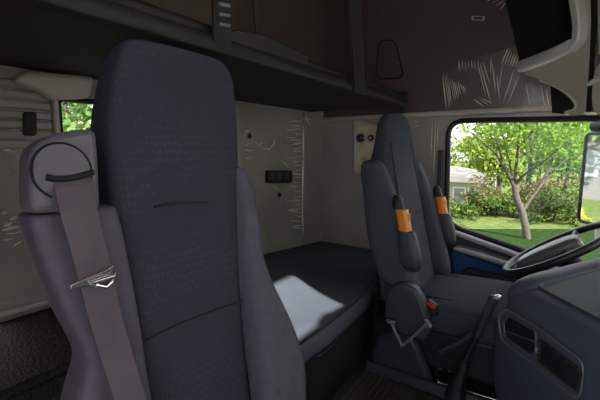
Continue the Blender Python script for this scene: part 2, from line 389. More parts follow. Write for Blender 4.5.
B().box((-.678, 1.42, 1.17), (-.655, 1.455, 1.20)).build('clip', 'black', t2, bevel=.004)

# ================================================================== WALL FITTINGS
tag(B().box((-.80, 2.085, .335), (-.745, 2.10, .347)).build('wall_clip', 'white_plastic', bevel=.003), 'small white clip low on the side wall at the driver end of the mattress', 'clip')
# black switch panel on the rear wall
sw = thing('switch_panel', at(277, 183, x=XR), 'black rectangular switch panel on the grey rear wall above the bunk', 'switch')
B().prism(rrect([at(x, y, x=XR+.001) for x, y in [(265, 170.5), (289.5, 170.5), (289.5, 182.5), (265, 183)]], .008), (.022, 0, 0)).build('plate', 'black', sw, bevel=.004)
for k in range(3):
    x = 269+k*7
    B().prism([at(a, b, x=XR+.023) for a, b in [(x, 173), (x+5, 173), (x+5, 180), (x, 180)]], (.006, 0, 0)).build('rocker', 'dark_plastic', sw, bevel=.002)
for px, py, lab in ((249, 136, 'black snap button high on the rear wall, above the switch panel'), (279, 195, 'black snap button on the rear wall just below the switch panel')):
    c = at(px, py, x=XR)
    tag(B().loft([se(c.x+d, c.y, c.z, r, r, 2, 14, (0, 1, 0), (0, 0, 1)) for d, r in ((0, .012), (.006, .012), (.010, .008))]).build('snap_button', 'black'), lab, 'button')
# side hatch behind the driver seat
sh = thing('side_hatch', at(365, 172, y=YW), 'tan side hatch under clear film, with two knobs, behind the driver seat', 'hatch')
hp = rrect([at(x, y, y=YW-.001) for x, y in [(356.5, 121), (379, 128), (375.5, 166), (366, 171), (356, 172)]], .02)
B().prism(hp, (0, -.014, 0)).build('cover', 'tan', sh, bevel=.004)
B().tube([p+V((0, -.010, 0)) for p in hp], .011, 8, True).build('frame', 'rail', sh)
for px, r in ((361, .026), (371.5, .019)):
    c = at(px, 138, y=YW-.015)
    kb = B().loft([se(c.x, c.y-d, c.z, rr, rr, 2, 18, (1, 0, 0), (0, 0, 1)) for d, rr in ((0, r), (.016, r*.95), (.022, r*.8), (.022, r*.5), (.012, r*.35))]).build('knob', 'dark_plastic', sh)
    B().tube([V((c.x+r*1.15*math.cos(a), c.y-.004, c.z+r*1.15*math.sin(a))) for a in [k*.3142 for k in range(20)]], .005, 6, True).build('knob_ring', 'rail', kb)
B().strip([at(361, 138, y=YW-.03), at(371.5, 138, y=YW-.03)], (0, 0, 1), (0, 1, 0), .012, .006).build('link_bar', 'rail', sh)
# trapezoid cover plate and paper tag on the upper side panel
yp = YW-.015
cp = rrect([at(x, y, y=yp) for x, y in [(379, 41), (395, 40), (404, 78), (376, 79)]], .04)
cpo = thing('cover_plate', at(390, 79, y=yp), 'dark brown trapezoid cover plate with rounded corners beside the support strap', 'cover')
B().prism(cp, (0, -.006, 0)).build('plate', 'upper', cpo, bevel=.003)
B().tube([p+V((0, -.004, 0)) for p in cp], .005, 6, True).build('rim', 'bunk_edge', cpo)
tg = thing('paper_tag', at(478, 20, y=yp), 'tiny white bordered paper tag on the brown upper side panel', 'tag')
tq = [at(x, y, y=yp) for x, y in [(472, 16), (485, 16.5), (484, 20.5), (471.5, 20)]]
tc_ = sum(tq, V())/4
B().prism(tq, (0, -.002, 0)).build('backing', 'white_plastic', tg)
B().prism([tc_+(p-tc_)*.72+V((0, -.002, 0)) for p in tq], (0, -.001, 0)).build('print', 'upper', tg)

# plastic film with creases
def film(name, label, pts, n, lines, thick=.002, lift=.012, seed=1, group=None):
    """clear protective sheet on a wall: pts polygon on plane, lines = creases ((a),(b),width) raised along n"""
    rnd = random.Random(seed); n = V(n)
    b = B(); b.prism([p+n*.006 for p in pts], n*.001)
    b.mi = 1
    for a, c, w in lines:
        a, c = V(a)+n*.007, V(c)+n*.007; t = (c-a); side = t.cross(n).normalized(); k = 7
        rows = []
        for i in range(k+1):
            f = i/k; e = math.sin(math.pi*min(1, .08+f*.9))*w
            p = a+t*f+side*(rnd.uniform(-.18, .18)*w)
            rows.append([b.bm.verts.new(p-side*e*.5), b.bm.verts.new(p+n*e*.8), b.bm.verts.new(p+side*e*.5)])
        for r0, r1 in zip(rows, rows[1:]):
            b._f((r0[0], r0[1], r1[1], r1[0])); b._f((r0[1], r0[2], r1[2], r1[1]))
    o = b.build(name, ['film', 'film_crease'])
    return tag(o, label, 'plastic film', group)
def L_(lst, w, **k): return [(at(a, b, **k), at(c, d, **k), w*random.uniform(.6, 1.3)) for a, b, c, d in lst]
fan = []
random.seed(9)
for k in range(11):      # left fold: creases fanning out from its upper rim down to the header rail
    x = 443+k*1.9; fan.append((x, 74+k*.9+random.uniform(0, 3), 447+k*1.9+random.uniform(-1, 1), 111-k*1.9))
for k in range(7):
    fan.append((459+k*3.2, 60+random.uniform(0, 3), 460+k*3.1, 71+random.uniform(-2, 2)))
fan += [(478, 64, 486, 96), (480, 63, 492, 106), (483, 62, 490, 84), (491, 58, 491, 74), (492, 62, 496, 92), (503, 64, 499, 90), (514, 70, 503, 104), (519, 76, 507, 106), (497, 76, 500, 100),
        (474, 99, 484, 107), (478, 97, 489, 106), (482, 98, 492, 104), (541, 86, 545, 107), (546, 88, 549, 107), (526, 84, 530, 106)]
for k in range(7):
    fan.append((502+k*2.6, 64+k*.8, 508+k*2.2, 49+k*1.4))
fan += [(492, 3, 501, 0), (496, 6, 506, 0), (500, 10, 506, 3), (487, 2, 494, -2)]
ln = L_(fan, .0048, y=yp)
film('plastic_film', 'creased clear plastic film on the brown panel above the door window',
     [at(x, y, y=yp) for x, y in [(443, 74), (470, 60), (520, 45), (552, 60), (555, 109), (444, 109)]], (0, -1, 0), ln)
rl = []
random.seed(3)
for k in range(26):
    y = 122+k*4.3+random.uniform(-1, 1); x0 = random.uniform(284, 294)
    rl.append((x0, y+random.uniform(-2, 2), 302, y))
rl += [(243, 132, 250, 130), (243, 146, 249, 143), (243, 150, 252, 151), (244, 158, 250, 158), (253, 142, 262, 147), (256, 146, 263, 142), (262, 148, 270, 150), (268, 150, 274, 141), (272, 147, 274, 137),
       (276, 158, 284, 163), (280, 160, 288, 168), (272, 186, 278, 189), (274, 188, 276, 191), (300, 118, 312, 120), (303, 114, 309, 126), (302, 126, 302, 160), (302, 160, 301, 205), (301, 200, 302, 236), (285, 130, 298, 129), (284, 137, 296, 138)]
film('plastic_film', 'crinkled clear plastic film on the rear wall around the switch panel',
     [at(x, y, x=XR+.001) for x, y in [(238, 104), (303, 113), (302, 234), (266, 240), (242, 180)]], (1, 0, 0), L_(rl, .0085, x=XR+.001), seed=2)
sl = [(2, 226, 12, 222), (0, 230, 20, 226), (4, 234, 22, 231), (2, 240, 14, 238), (8, 219, 20, 216), (0, 214, 8, 212), (12, 246, 22, 240), (10, 130, 20, 130), (2, 150, 14, 152), (4, 172, 12, 170)]
film('plastic_film', 'clear plastic film with pale glints on the rear wall left of the seat belt',
     [at(x, y, x=XR+.001) for x, y in [(-20, 138), (60, 138), (60, 292), (-20, 305)]], (1, 0, 0), L_(sl, .008, x=XR+.001), seed=5)
dl = [(433, 118, 431, 160), (436, 118, 434, 180), (439, 120, 437, 150), (414, 121, 419, 122), (415, 126, 420, 126)]
film('plastic_film', 'narrow clear plastic film strip on the side wall behind the door window edge',
     [at(x, y, y=YW-.001) for x, y in [(412, 117), (440, 117), (436, 185), (420, 185)]], (0, -1, 0), L_(dl, .005, y=YW-.001), seed=6)

# ================================================================== PASSENGER SEAT
def pf(z): return -.647+.11*(1.1075-z)
ps = thing('passenger_seat', (-.5, .52, 0), 'large charcoal cloth passenger seat with tall headrest, nearest in the foreground', 'seat')
tab = [(0.05, 0.3486, 0.6474, 0.1196, 4), (0.236, 0.3486, 0.6432, 0.1288, 4), (0.3605, 0.3527, 0.6408, 0.1288, 4), (0.485, 0.3552, 0.6374, 0.1288, 4.5), (0.6095, 0.3527, 0.6432, 0.1288, 4.5), (0.734, 0.3453, 0.6615, 0.1288, 4.5), (0.8336, 0.3453, 0.674, 0.1196, 4.5), (0.9332, 0.3569, 0.6839, 0.1058, 4.5), (1.0079, 0.3735, 0.6856, 0.0966, 4.5), (1.05, 0.388, 0.686, 0.0874, 4.5), (1.076, 0.398, 0.680, 0.0782, 4), (1.097, 0.411, 0.662, 0.0644, 3.5), (1.105, 0.432, 0.637, 0.046, 3)]
back = B().loft([se(pf(z)-d/2, (a+b)/2, z, d/2, (b-a)/2, e, 28) for z, a, b, d, e in tab]).build('backrest', 'seat_cloth', ps, sub=2)
def onp(px, py, off=0.0): return on(px, py, (pf(1.1075), 0, 1.1075), (1, 0, .11), off)
B().tube(catmull([onp(x, y, .001) for x, y in [(155, 207), (168, 204.5), (185, 203), (208, 203)]]), [.0012]+[.003]*17+[.0012] if False else .003, 6).build('seam', 'seam', back)
B().tube(catmull([onp(x, y, .001) for x, y in [(139, 345), (150, 338), (175, 326), (205, 314), (228, 306), (243, 301)]]), .0026, 6).build('seam', 'seam', back)
# inboard bolster
tab = [(0.05, 0.62, 0.72, 0.08, 0.09), (0.22, 0.615, 0.745, 0.075, 0.0996), (0.30, 0.615, 0.775, 0.07, 0.0996), (0.3522, 0.618, 0.782, 0.068, 0.0996), (0.4352, 0.622, 0.768, 0.058, 0.0996), (0.5182, 0.625, 0.735, 0.0498, 0.0996), (0.6012, 0.6291, 0.7008, 0.0332, 0.11), (0.6842, 0.6325, 0.687, 0.0249, 0.1079), (0.7589, 0.6391, 0.6989, 0.0183, 0.1037), (0.8087, 0.6432, 0.7022, 0.01, 0.0996), (0.846, 0.6474, 0.6906, 0.0, 0.083), (0.8627, 0.6515, 0.674, -0.0083, 0.0581)]
B().loft([se(pf(z)+o-d/2, (a+b)/2, z, d/2, (b-a)/2, 3, 20) for z, a, b, o, d in tab]).build('side_bolster', 'bolster_cloth', ps, sub=2)
# outboard bolster under the belt housing
tab = [(0.05, 0.19, 0.36, 0.05, 0.09), (0.36, 0.20, 0.36, 0.042, 0.085), (0.46, 0.215, 0.36, 0.036, 0.08), (0.525, 0.238, 0.36, 0.03, 0.08), (0.558, 0.256, 0.36, 0.027, 0.075), (0.585, 0.266, 0.36, 0.025, 0.07), (0.635, 0.248, 0.358, 0.025, 0.07), (0.70, 0.229, 0.355, 0.025, 0.07), (0.767, 0.217, 0.350, 0.025, 0.07), (0.807, 0.213, 0.346, 0.0232, 0.07), (0.8112, 0.216, 0.343, 0.0166, 0.06)]
ob = B().loft([se(pf(z)+o-d/2, (a+b)/2, z, d/2, (b-a)/2, 4, 24) for z, a, b, o, d in tab]).build('side_bolster', 'outer_bolster', ps, sub=2)
# belt reel housing
bh = B().prism(rrect([onp(x, y, .035) for x, y in [(31, 150), (49, 135), (72, 130), (97, 127), (100, 160), (102, 212), (62, 212), (31, 214)]], .016, 4), -V((1, 0, .11)).normalized()*.05).build('belt_housing', 'housing', ps, bevel=.012, seg=3)
c0 = onp(63, 171, .0355)
nn = V((1, 0, .11)).normalized(); uu = V((0, 1, 0)); vv = nn.cross(uu)
B().tube([c0+uu*.040*math.cos(a)+vv*.040*math.sin(a) for a in [math.radians(q) for q in range(-58, 245, 6)]], .0016, 6).build('round_cover_groove', 'groove', bh)
B().tube(catmull([onp(x, y, .036) for x, y in [(46, 177), (56, 179), (72, 178), (84, 175), (93, 172)]]), .0048, 8).build('belt_slot', 'groove', bh)
# belt and its latch plate
bp = [onp(x, y, o) for x, y, o in [(73, 178, .03), (75, 190, .046), (80, 215, .047), (88, 245, .047), (96, 278, .046), (105, 315, .044), (115, 350, .05), (126, 385, .056), (138, 425, .07), (150, 470, .09)]]
belt = B()
pts = catmull(bp, 5)
belt.strip(pts, (0, 1, .12), (1, 0, .11), [.052-.010*i/len(pts) for i in range(len(pts))], .003)
blt = belt.build('seat_belt', 'belt', ps)
lp = B()
lp.strip([onp(x, y, .053) for x, y in [(70, 287), (80, 284), (92, 280), (104, 274), (113, 269)]], (0, 0, 1), (1, 0, .11), [.006, .010, .014, .010, .012], .005)
lp.tube([onp(x, y, .060) for x, y in [(92, 283), (104, 279), (114, 276), (112, 282), (106, 287), (96, 285)]], .0035, 6, True)
lp.build('latch_plate', 'chrome', blt, bevel=.0015)

tab = [(-.56, .36, .66, .06, .12), (-.54, .33, .69, .04, .135), (-.45, .31, .71, .03, .145), (-.32, .305, .715, .03, .15), (-.18, .31, .71, .03, .15), (-.10, .33, .69, .04, .14), (-.08, .36, .66, .06, .12)]
B().loft([se(x, (a+b)/2, (z0+z1)/2, (z1-z0)/2, (b-a)/2, 5, 24, (0, 0, 1), (0, 1, 0)) for x, a, b, z0, z1 in tab]).build('seat_cushion', 'seat_cloth', ps, sub=1)
B().box((-.54, .38, 0), (-.12, .64, .05)).build('pedestal', 'black', ps, bevel=.02)

# ================================================================== DRIVER SEAT
def df(z): return -.60+(1.057-z)*.215
ds = thing('driver_seat', (-.3, 1.61, 0), 'dark blue-grey cloth driver seat with orange tags on its raised armrests', 'seat')
tab = [(.25, 1.385, 1.83, .13, 4), (.32, 1.39, 1.825, .14, 4), (.45, 1.393, 1.822, .14, 4), (.60, 1.395, 1.82, .14, 4), (.74, 1.405, 1.818, .13, 4), (.84, 1.43, 1.818, .11, 4),
       (.92, 1.465, 1.820, .08, 4), (.985, 1.49, 1.805, .07, 4), (1.03, 1.515, 1.785, .06, 3.5), (1.052, 1.545, 1.755, .045, 3), (1.058, 1.58, 1.71, .03, 3)]
dback = B().loft([se(df(z)-d/2, (a+b)/2, z, d/2, (b-a)/2, e, 28) for z, a, b, d, e in tab]).build('backrest', 'driver_cloth', ds, sub=2)
def ond(y, z, o=0): return V((df(z)+o, y, z))
B().tube([ond(y, .625+.004*math.sin((y-1.4)*7), .0) for y in [1.42+.02*k for k in range(19)]], .0028, 6).build('seam', 'seam', dback)
for y in (1.462, 1.752):
    B().tube(catmull([ond(y+(1.607-y)*t, z, -.001) for z, t in ((.33, 0), (.5, .02), (.7, .05), (.85, .1), (.93, .15))]), .0022, 6).build('seam', 'seam', dback)
for sgn, y0, y1 in ((-1, 1.352, 1.435), (1, 1.798, 1.89)):
    tab = [(.375 if sgn < 0 else .28, .05, .12), (.40, .05, .16), (.50, .045, .17), (.62, .035, .16), (.72, .02, .13), (.82, .0, .11), (.865, -.02, .07)]
    B().loft([se(df(z)+o-d/2, (y0+y1)/2, z, d/2, (y1-y0)/2*(1 if z < .75 else .85), 3, 20) for z, o, d in tab]).build('side_bolster', 'driver_bolster', ds, sub=2)
# raised armrests
def armrest(y, zs, xo):
    tab = [(zs[0], .016, .020), (zs[0]+.02, .028, .036), (zs[0]+.06, .031, .042), (zs[0]+.10, .028, .038), (zs[0]+.14, .023, .034), (zs[0]+.155, .021, .030)]
    rings = [se(df(z)+xo+.02, y, z, a, b, 3, 18) for z, b, a in tab]
    a = B().loft(rings).build('armrest', 'dark_plastic', ds, sub=2)
    zt = zs[0]+.145
    rings = [se(df(z)+xo+.018, y, z, .022, .019, 3.5, 18) for z in (zt, zt+.004, zt+.045, zt+.080, zt+.084)]
    tgm = B().loft(rings).build('orange_tag', 'orange', a)
    tgm['label'] = 'bright orange plastic tag'
    for q in (-.009, 0, .009):
        B().box((df(zt+.05)+xo+.038, y+q-.002, zt+.014), (df(zt+.05)+xo+.0412, y+q+.002, zt+.070)).build('rib', 'orange', tgm, bevel=.002)
    rings = [se(df(z)+xo+.008, y, z, .020*s_, .018*s_, 3, 16) for z, s_ in ((zt+.084, 1), (zt+.105, 1), (zt+.125, .8), (zt+.135, .4))]
    B().loft(rings).build('armrest_pivot', 'black', a)
armrest(1.352, (.455,), .03)
armrest(1.868, (.450,), .035)
# cushion
tab = [(-.53, 1.42, 1.80, .25, .315, 4), (-.50, 1.385, 1.835, .225, .325, 5), (-.40, 1.37, 1.85, .22, .333, 5), (-.25, 1.365, 1.855, .22, .342, 5), (-.10, 1.37, 1.85, .22, .345, 5), (-.02, 1.385, 1.835, .225, .335, 5), (.0, 1.42, 1.80, .25, .315, 4)]
dc = B().loft([se(x, (a+b)/2, (z0+z1)/2, (z1-z0)/2, (b-a)/2, e, 28, (0, 0, 1), (0, 1, 0)) for x, a, b, z0, z1, e in tab]).build('seat_cushion', 'driver_cloth', ds, sub=2)
for y in (1.455, 1.765):
    B().tube(catmull([(x, y, .331+(x+.5)*.02) for x in (-.46, -.35, -.2, -.05)]), .003, 6).build('seam', 'groove', dc)
B().box((-.50, 1.42, .06), (-.03, 1.80, .225)).build('suspension_frame', 'black', ds, bevel=.02)
B().prism([at(x, y, y=1.315) for x, y in [(383, 318), (384, 300), (388, 289), (396, 284), (405, 284), (415, 289), (422, 300), (428, 318), (431, 334), (425, 342), (400, 336)]], (0, .05, 0)).build('side_valance', 'dark_plastic', ds, bevel=.014, seg=3)
for pts, lb in (([(402, 346), (396, 333), (391, 322)], 1), ([(402, 346), (414, 336), (428, 323)], 2)):
    P_ = [at(x, y, y=1.295) for x, y in pts]
    lv = B().tube(P_, .006, 8)
    d_ = (P_[-1]-P_[-2]).normalized(); s_ = V((1, 0, 0)) if lb == 1 else V((.6, 0, -.8))
    lv.tube([P_[-1]-s_*.016, P_[-1]+s_*.016], .008, 8)
    lv.build('adjust_lever', 'dash_line', ds)
bu = B().prism([at(x, y, y=1.345) for x, y in [(424, 303), (428, 300), (436, 306), (437, 316), (430, 318)]], (0, .025, 0)).build('belt_buckle', 'black', ds, bevel=.004)
B().prism([at(x, y, y=1.342) for x, y in [(425.5, 303.5), (428, 301.5), (435.5, 307), (433, 309.5)]], (0, .024, 0)).build('release_button', 'red', bu, bevel=.002)
# plinth under the driver seat, edge moulding on the floor
pl = thing('seat_plinth', (-.45, 1.5, 0), 'dark plastic plinth with rounded top under the driver seat levers', 'plinth')
pp = [at(x, y, y=1.372) for x, y in [(370, 371), (371, 352), (374, 342), (381, 335), (394, 332), (407, 334), (414, 340), (420, 352), (426, 368), (433, 388)]]
pp[0].z = 0.002; pp[-1].z = .002
B().prism(pp, (0, .045, 0)).build('body', 'dark_plastic', pl, bevel=.02, seg=3)
struct(B().prism([(-.60, 1.345, .001), (-.60, 1.372, .001), (-.60, 1.372, .045), (-.60, 1.355, .042)], (.75, .0, 0)).build('trim_8', 'dark_plastic', bevel=.006))
# ribbed floor mat
ribs = []
b = B(); prof = [(-.60, .001)]
x = -.60
while x < .25:
    prof += [(x, .006), (x+.004, .012), (x+.012, .012), (x+.016, .006)]; x += .022
prof += [(x, .001)]
b.loft([[V((px_, y, pz)) for px_, pz in prof] for y in (.98, 1.15, 1.335)])
tag(b.build('floor_mat', 'mat_rubber'), 'ribbed dark rubber floor mat between bunk base and seat plinth', 'mat')
# curved chrome rail and gear lever by the dash
tag(B().tube(catmull([at(x, y, y=1.43) for x, y in [(450, 372), (447, 366), (440, 368), (436, 374), (437, 381), (446, 385), (468, 391.5), (495, 400), (510, 405)]], 5), .0085, 10).build('floor_rail', 'chrome'),
    'bent chrome rail hooking round the gear lever foot near the floor', 'rail')
gl = thing('gear_lever', at(462, 385, y=1.32), 'black gear lever with a silver tipped grip beside the dashboard', 'gear lever')
B().tube(catmull([at(x, y, y=1.32) for x, y in [(456, 384), (462, 368), (470, 350), (479, 332)]], 4), .009, 10).build('shaft', 'black', gl)
B().tube(catmull([at(x, y, y=1.32) for x, y in [(477, 336), (484, 320), (491, 304), (495, 297)]], 4), [.011]*4+[.014]*5+[.016]*3+[.014], 12).build('grip', 'dark_plastic', gl)
B().strip(catmull([at(x, y, y=1.30) for x, y in [(484, 312), (489, 300), (492, 296.5), (497, 295.5), (501, 297)]], 3), (.5, .3, .5), (0, 1, 0), .008, .010).build('silver_cap', 'chrome', gl, bevel=.002)
B().loft([se(*at(x, y, y=1.32), r, r, 2.5, 16) for x, y, r in [(455, 396, .035), (457, 386, .028), (461, 374, .018), (465, 362, .012)]]).build('boot', 'black', gl)
B().tube(catmull([at(x, y, y=1.31) for x, y in [(440, 352), (452, 346), (464, 340), (472, 334)]], 4), .009, 8).build('side_rod', 'dark_plastic', gl)

# ================================================================== DASHBOARD
D0 = at(540, 350, z=0)*0 + (CAM + ray(540, 350)*1.0)
DU, DN = V((.611, -.791, 0)), V((-.791, -.611, 0))
dash = thing('dashboard', (.25, 1.0, 0), 'dark blue-grey dashboard block wrapping round towards the gear lever', 'dashboard')
prof = [(-.62, .0), (-.06, .0), (-.045, .06), (-.02, .16), (-.004, .26), (0.0, .34), (0, .44), (-.003, .465), (-.012, .487), (-.028, .503), (-.05, .511), (-.10, .524), (-.15, .537), (-.25, .562), (-.40, .60), (-.55, .64), (-.62, .655)]
def uend(z): return interp([(0, -.30), (.1, -.285), (.2, -.262), (.32, -.235), (.40, -.195), (.47, -.178), (.53, -.155), (.60, -.14), (.68, -.12)], z)
def knee(d, z): return .95*max(0, -d-.03)*max(0, min(1, (.50-z)/.08))
rings = []
R = .05
for k in range(8):
    a = math.pi/2*k/7
    off = R*(1-math.cos(a)) if False else R*(1-math.sin(a)); du = R*(1-math.cos(a))
    ring = []
    for d, z in prof:
        q = 0 if (d <= -.6) else off
        ring.append(D0*1 + DU*(uend(z)+du+knee(d, z)) + DN*(d-q) + V((0, 0, z-D0.z - (off*.35 if z > .5 else 0))))
    rings.append(ring)
for k in range(1, 13):
    t = k/12
    rings.append([D0 + DU*((uend(z)+R+knee(d, z))*(1-t)+1.05*t) + DN*d + V((0, 0, z-D0.z)) for d, z in prof])
B().loft(rings).build('body', 'dash', dash)
def onD(px, py, o=0.0): return on(px, py, D0, DN, o)
# raised top panel
ptop = []
def top_at(u, d):
    zs = sorted((dd, z) for dd, z in prof[9:])
    for (a, za), (b_, zb) in zip(zs, zs[1:]):
        if a <= d <= b_: z = za+(zb-za)*(d-a)/(b_-a); break
    else: z = zs[-1][1]
    return D0 + DU*u + DN*d + V((0, 0, z-D0.z))
g = B()
rows = []
for d in (-.055, -.10, -.15, -.25, -.40, -.55):
    rows.append([top_at(u, d)+V((0, 0, .004)) for u in (-.10, .1, .3, .6, .9)])
g.loft(rows, cap=False, closed=False).build('top_panel', 'dash_top', dash)
B().tube(catmull([top_at(u, d)+V((0, 0, .004)) for u, d in [(.9, -.053), (.4, -.053), (.1, -.053), (-.07, -.053), (-.10, -.065), (-.102, -.12), (-.10, -.25), (-.10, -.54)]], 4), .003, 8).build('top_panel_edge', 'dash_line', dash)
cw = []
for d, u, z, ru, rz in [(-.005, -.14, .452, .03, .03), (-.02, -.138, .466, .042, .040), (-.05, -.133, .481, .048, .048), (-.10, -.135, .490, .052, .050), (-.15, -.14, .496, .055, .052), (-.25, -.14, .515, .058, .055), (-.40, -.14, .553, .06, .055), (-.55, -.14, .592, .06, .055)]:
    cc = D0 + DU*u + DN*d; cw.append(se(cc.x, cc.y, z, ru, rz, 2.6, 20, DU, (0, 0, 1)))
B().loft(cw).build('instrument_cowl', 'dash', dash, sub=1)
# bezel, cubby and air vent on the side face
bz = rrect([onD(x, y, .0) for x, y in [(500, 316), (508, 309), (540, 327), (586, 362), (584, 392), (578, 399), (538, 366), (503, 340)]], .02, 4)
bo = B().prism(bz, DN*.006).build('vent_bezel', 'dash', dash, bevel=.004)
B().tube([p+DN*.006 for p in bz], .0028, 6, True).build('bezel_edge', 'dash_line', bo)
cu = rrect([onD(x, y, .006) for x, y in [(505, 321), (510, 315.5), (537, 332), (537, 351), (532, 355), (506, 337)]], .01, 3)
cb = B().prism(cu, DN*.003).build('cubby', 'groove', dash, bevel=.001)
B().tube([p+DN*.003 for p in cu], .003, 6, True).build('cubby_rim', 'dash', cb)
B().strip([onD(506, 331, .011), onD(536, 342, .011)], (0, 0, 1), DN, .004, .004).build('cubby_shelf', 'dash', cb)
ve = rrect([onD(x, y, .006) for x, y in [(542, 340), (583, 371), (579, 391), (540, 361)]], .008, 3)
av = B().prism(ve, DN*.004).build('air_vent', 'groove', dash)
B().tube([p+DN*.005 for p in ve], .004, 6, True).build('vent_frame', 'dark_plastic', av)
for k in range(6):
    f = (k+.6)/6.2
    a = onD(542-2*f, 342+18.5*f, .014); c = onD(582-4*f, 372.5+18*f, .014)
    B().strip([a, c], (DN.x*.6, DN.y*.6, .8), (-DN.x*.8, -DN.y*.8, .6), .009, .002).build('vent_slat', 'dark_plastic', av)
c = onD(560, 367, .020)
B().strip([onD(561.5, 357, .017), onD(559, 377, .017)], DU, DN, .006, .006).build('vent_divider', 'black', av)
B().loft([se(*(onD(538.5, 350, .006)+DN*o), r, r, 2, 12, DU, (0, 0, 1)) for o, r in ((0, .007), (.006, .007), (.008, .004))]).build('vent_dial', 'door_grey', dash)

# ================================================================== STEERING WHEEL
WC = V((.016, 1.745, .524)); T = math.radians(33.2)
EX, EY, EN = V((math.cos(T), 0, math.sin(T))), V((0, 1, 0)), V((-math.sin(T), 0, math.cos(T)))
swh = thing('steering_wheel', WC, 'black steering wheel with grey plastic wrapped hub in front of the door window', 'steering wheel')
B().tube([WC+EX*.206*math.cos(a)+EY*.206*math.sin(a) for a in [2*math.pi*k/64 for k in range(64)]], .0145, 12, True).build('rim', 'wheel', swh)
rr = []
for s_, w_, h_ in ((-.165, .030, .012), (-.15, .046, .024), (-.10, .055, .032), (-.03, .062, .036), (.04, .062, .036), (.07, .055, .030), (.08, .035, .018)):
    rr.append(se(*(WC+EX*s_-EN*.005), h_, w_, 3, 18, EN, EY))
B().loft(rr).build('hub', 'hub', swh, sub=1)
for a in (math.radians(70), math.radians(290)):
    d_ = EX*math.cos(a)+EY*math.sin(a)
    B().tube([WC+d_*.04-EN*.02, WC+d_*.12-EN*.018, WC+d_*.2], [.02, .016, .012], 8).build('spoke', 'wheel', swh)
B().tube([WC-EN*.03, WC-EN*.15+V((.03, 0, 0)), WC-EN*.30+V((.12, 0, -.02))], [.035, .045, .06], 14).build('column', 'black', swh)

# ================================================================== OVERHEAD CABINET
O0 = at(522, 68, y=1.955)
def onO(px, py, o=0.0): return on(px, py, O0, DN, o)
oh = thing('overhead_cabinet', O0, 'grey overhead storage cabinet with open black bin at upper right', 'cabinet')
opening = [onO(x, y) for x, y in [(497, -40), (505, 0), (521, 66), (575, 40), (577, 10), (574, -40)]]
oc = sum(opening, V())/6
b = B(); inner = [oc+(p-oc)*.9+V((.20, .0, 0)) for p in opening]
for p in inner: p.y = min(p.y, 2.06)
b.loft([opening, inner], cap=False)
b._f([b.bm.verts.new(p) for p in inner]); b.build('storage_bin', 'bin', oh)
lipc = [onO(521, 67, .0), onO(535, 62, .012), (onO(556, 54, .012)), onO(575, 45, .0)]
B().strip(catmull(lipc, 4), (0, 0, 1), DN, .050, .045).build('bin_lip', 'overhead_lip', oh, bevel=.016, seg=3)
B().strip(catmull([onO(572, 52, .01), onO(579, 40, .012), onO(580.5, 22, .012), onO(577, 0, .012), onO(573, -40, .012)], 4), DU, DN, [.02]*3+[.034]*14, .04).build('bin_frame', 'overhead_lip', oh, bevel=.012, seg=3)
arc = [(541, 80), (552, 84), (562, 89), (570, 95), (575.5, 101), (577, 106), (574, 110.5), (566, 113)]
body = [(522, 75), (576, 52), (583, 40), (585, 20), (582, -40), (592, -40), (592, 50), (589, 80), (583, 116), (566, 113)]
bl = [onO(x, y) for x, y in [(522, 74), (574, 52), (582, 40), (585, 20), (580, -40), (591, -40), (592.5, 20), (591, 60), (587, 100), (583, 115), (568, 114)] + arc[::-1]]
B().prism(bl, -DN*.05).build('lower_panel', 'overhead', oh, bevel=.006)
B().tube(catmull([onO(x, y, -.01) for x, y in arc], 3), .008, 8).build('loop_edge', 'overhead_lip', oh)
B().prism([onO(x, y, -.12) for x, y in [(550, 82), (585, 86), (585, 116), (552, 113)]], -DN*.01).build('loop_recess', 'bin', oh)
B().prism([onO(x, y, .006) for x, y in [(589.5, -40), (597, -40), (597, 30), (594, 70), (591, 112), (585.5, 112), (589, 70), (591, 20)]], -DN*.03).build('gap_shade', 'bin', oh)  # black plate standing in for the shade between cabinet and visor
sv = thing('sun_visor', onO(600, 110, .02), 'grey beige folded visor panel at the upper right corner', 'visor')
B().prism(rrect([onO(x, y, .02) for x, y in [(594, 66), (604, 60), (690, 20), (690, 128), (592, 113), (590, 95)]], .02), -DN*.025).build('panel', 'overhead', sv, bevel=.008, seg=3)
B().tube([onO(589, 84, .03), onO(597, 79, .03), onO(612, 76, .03)], .008, 8).build('hinge_arm', 'overhead_lip', sv)
B().prism([onO(x, y, .02) for x, y in [(596, -40), (690, -40), (690, 10), (605, 50), (597, 56)]], -DN*.025).build('upper_flap', 'overhead', sv, bevel=.008)

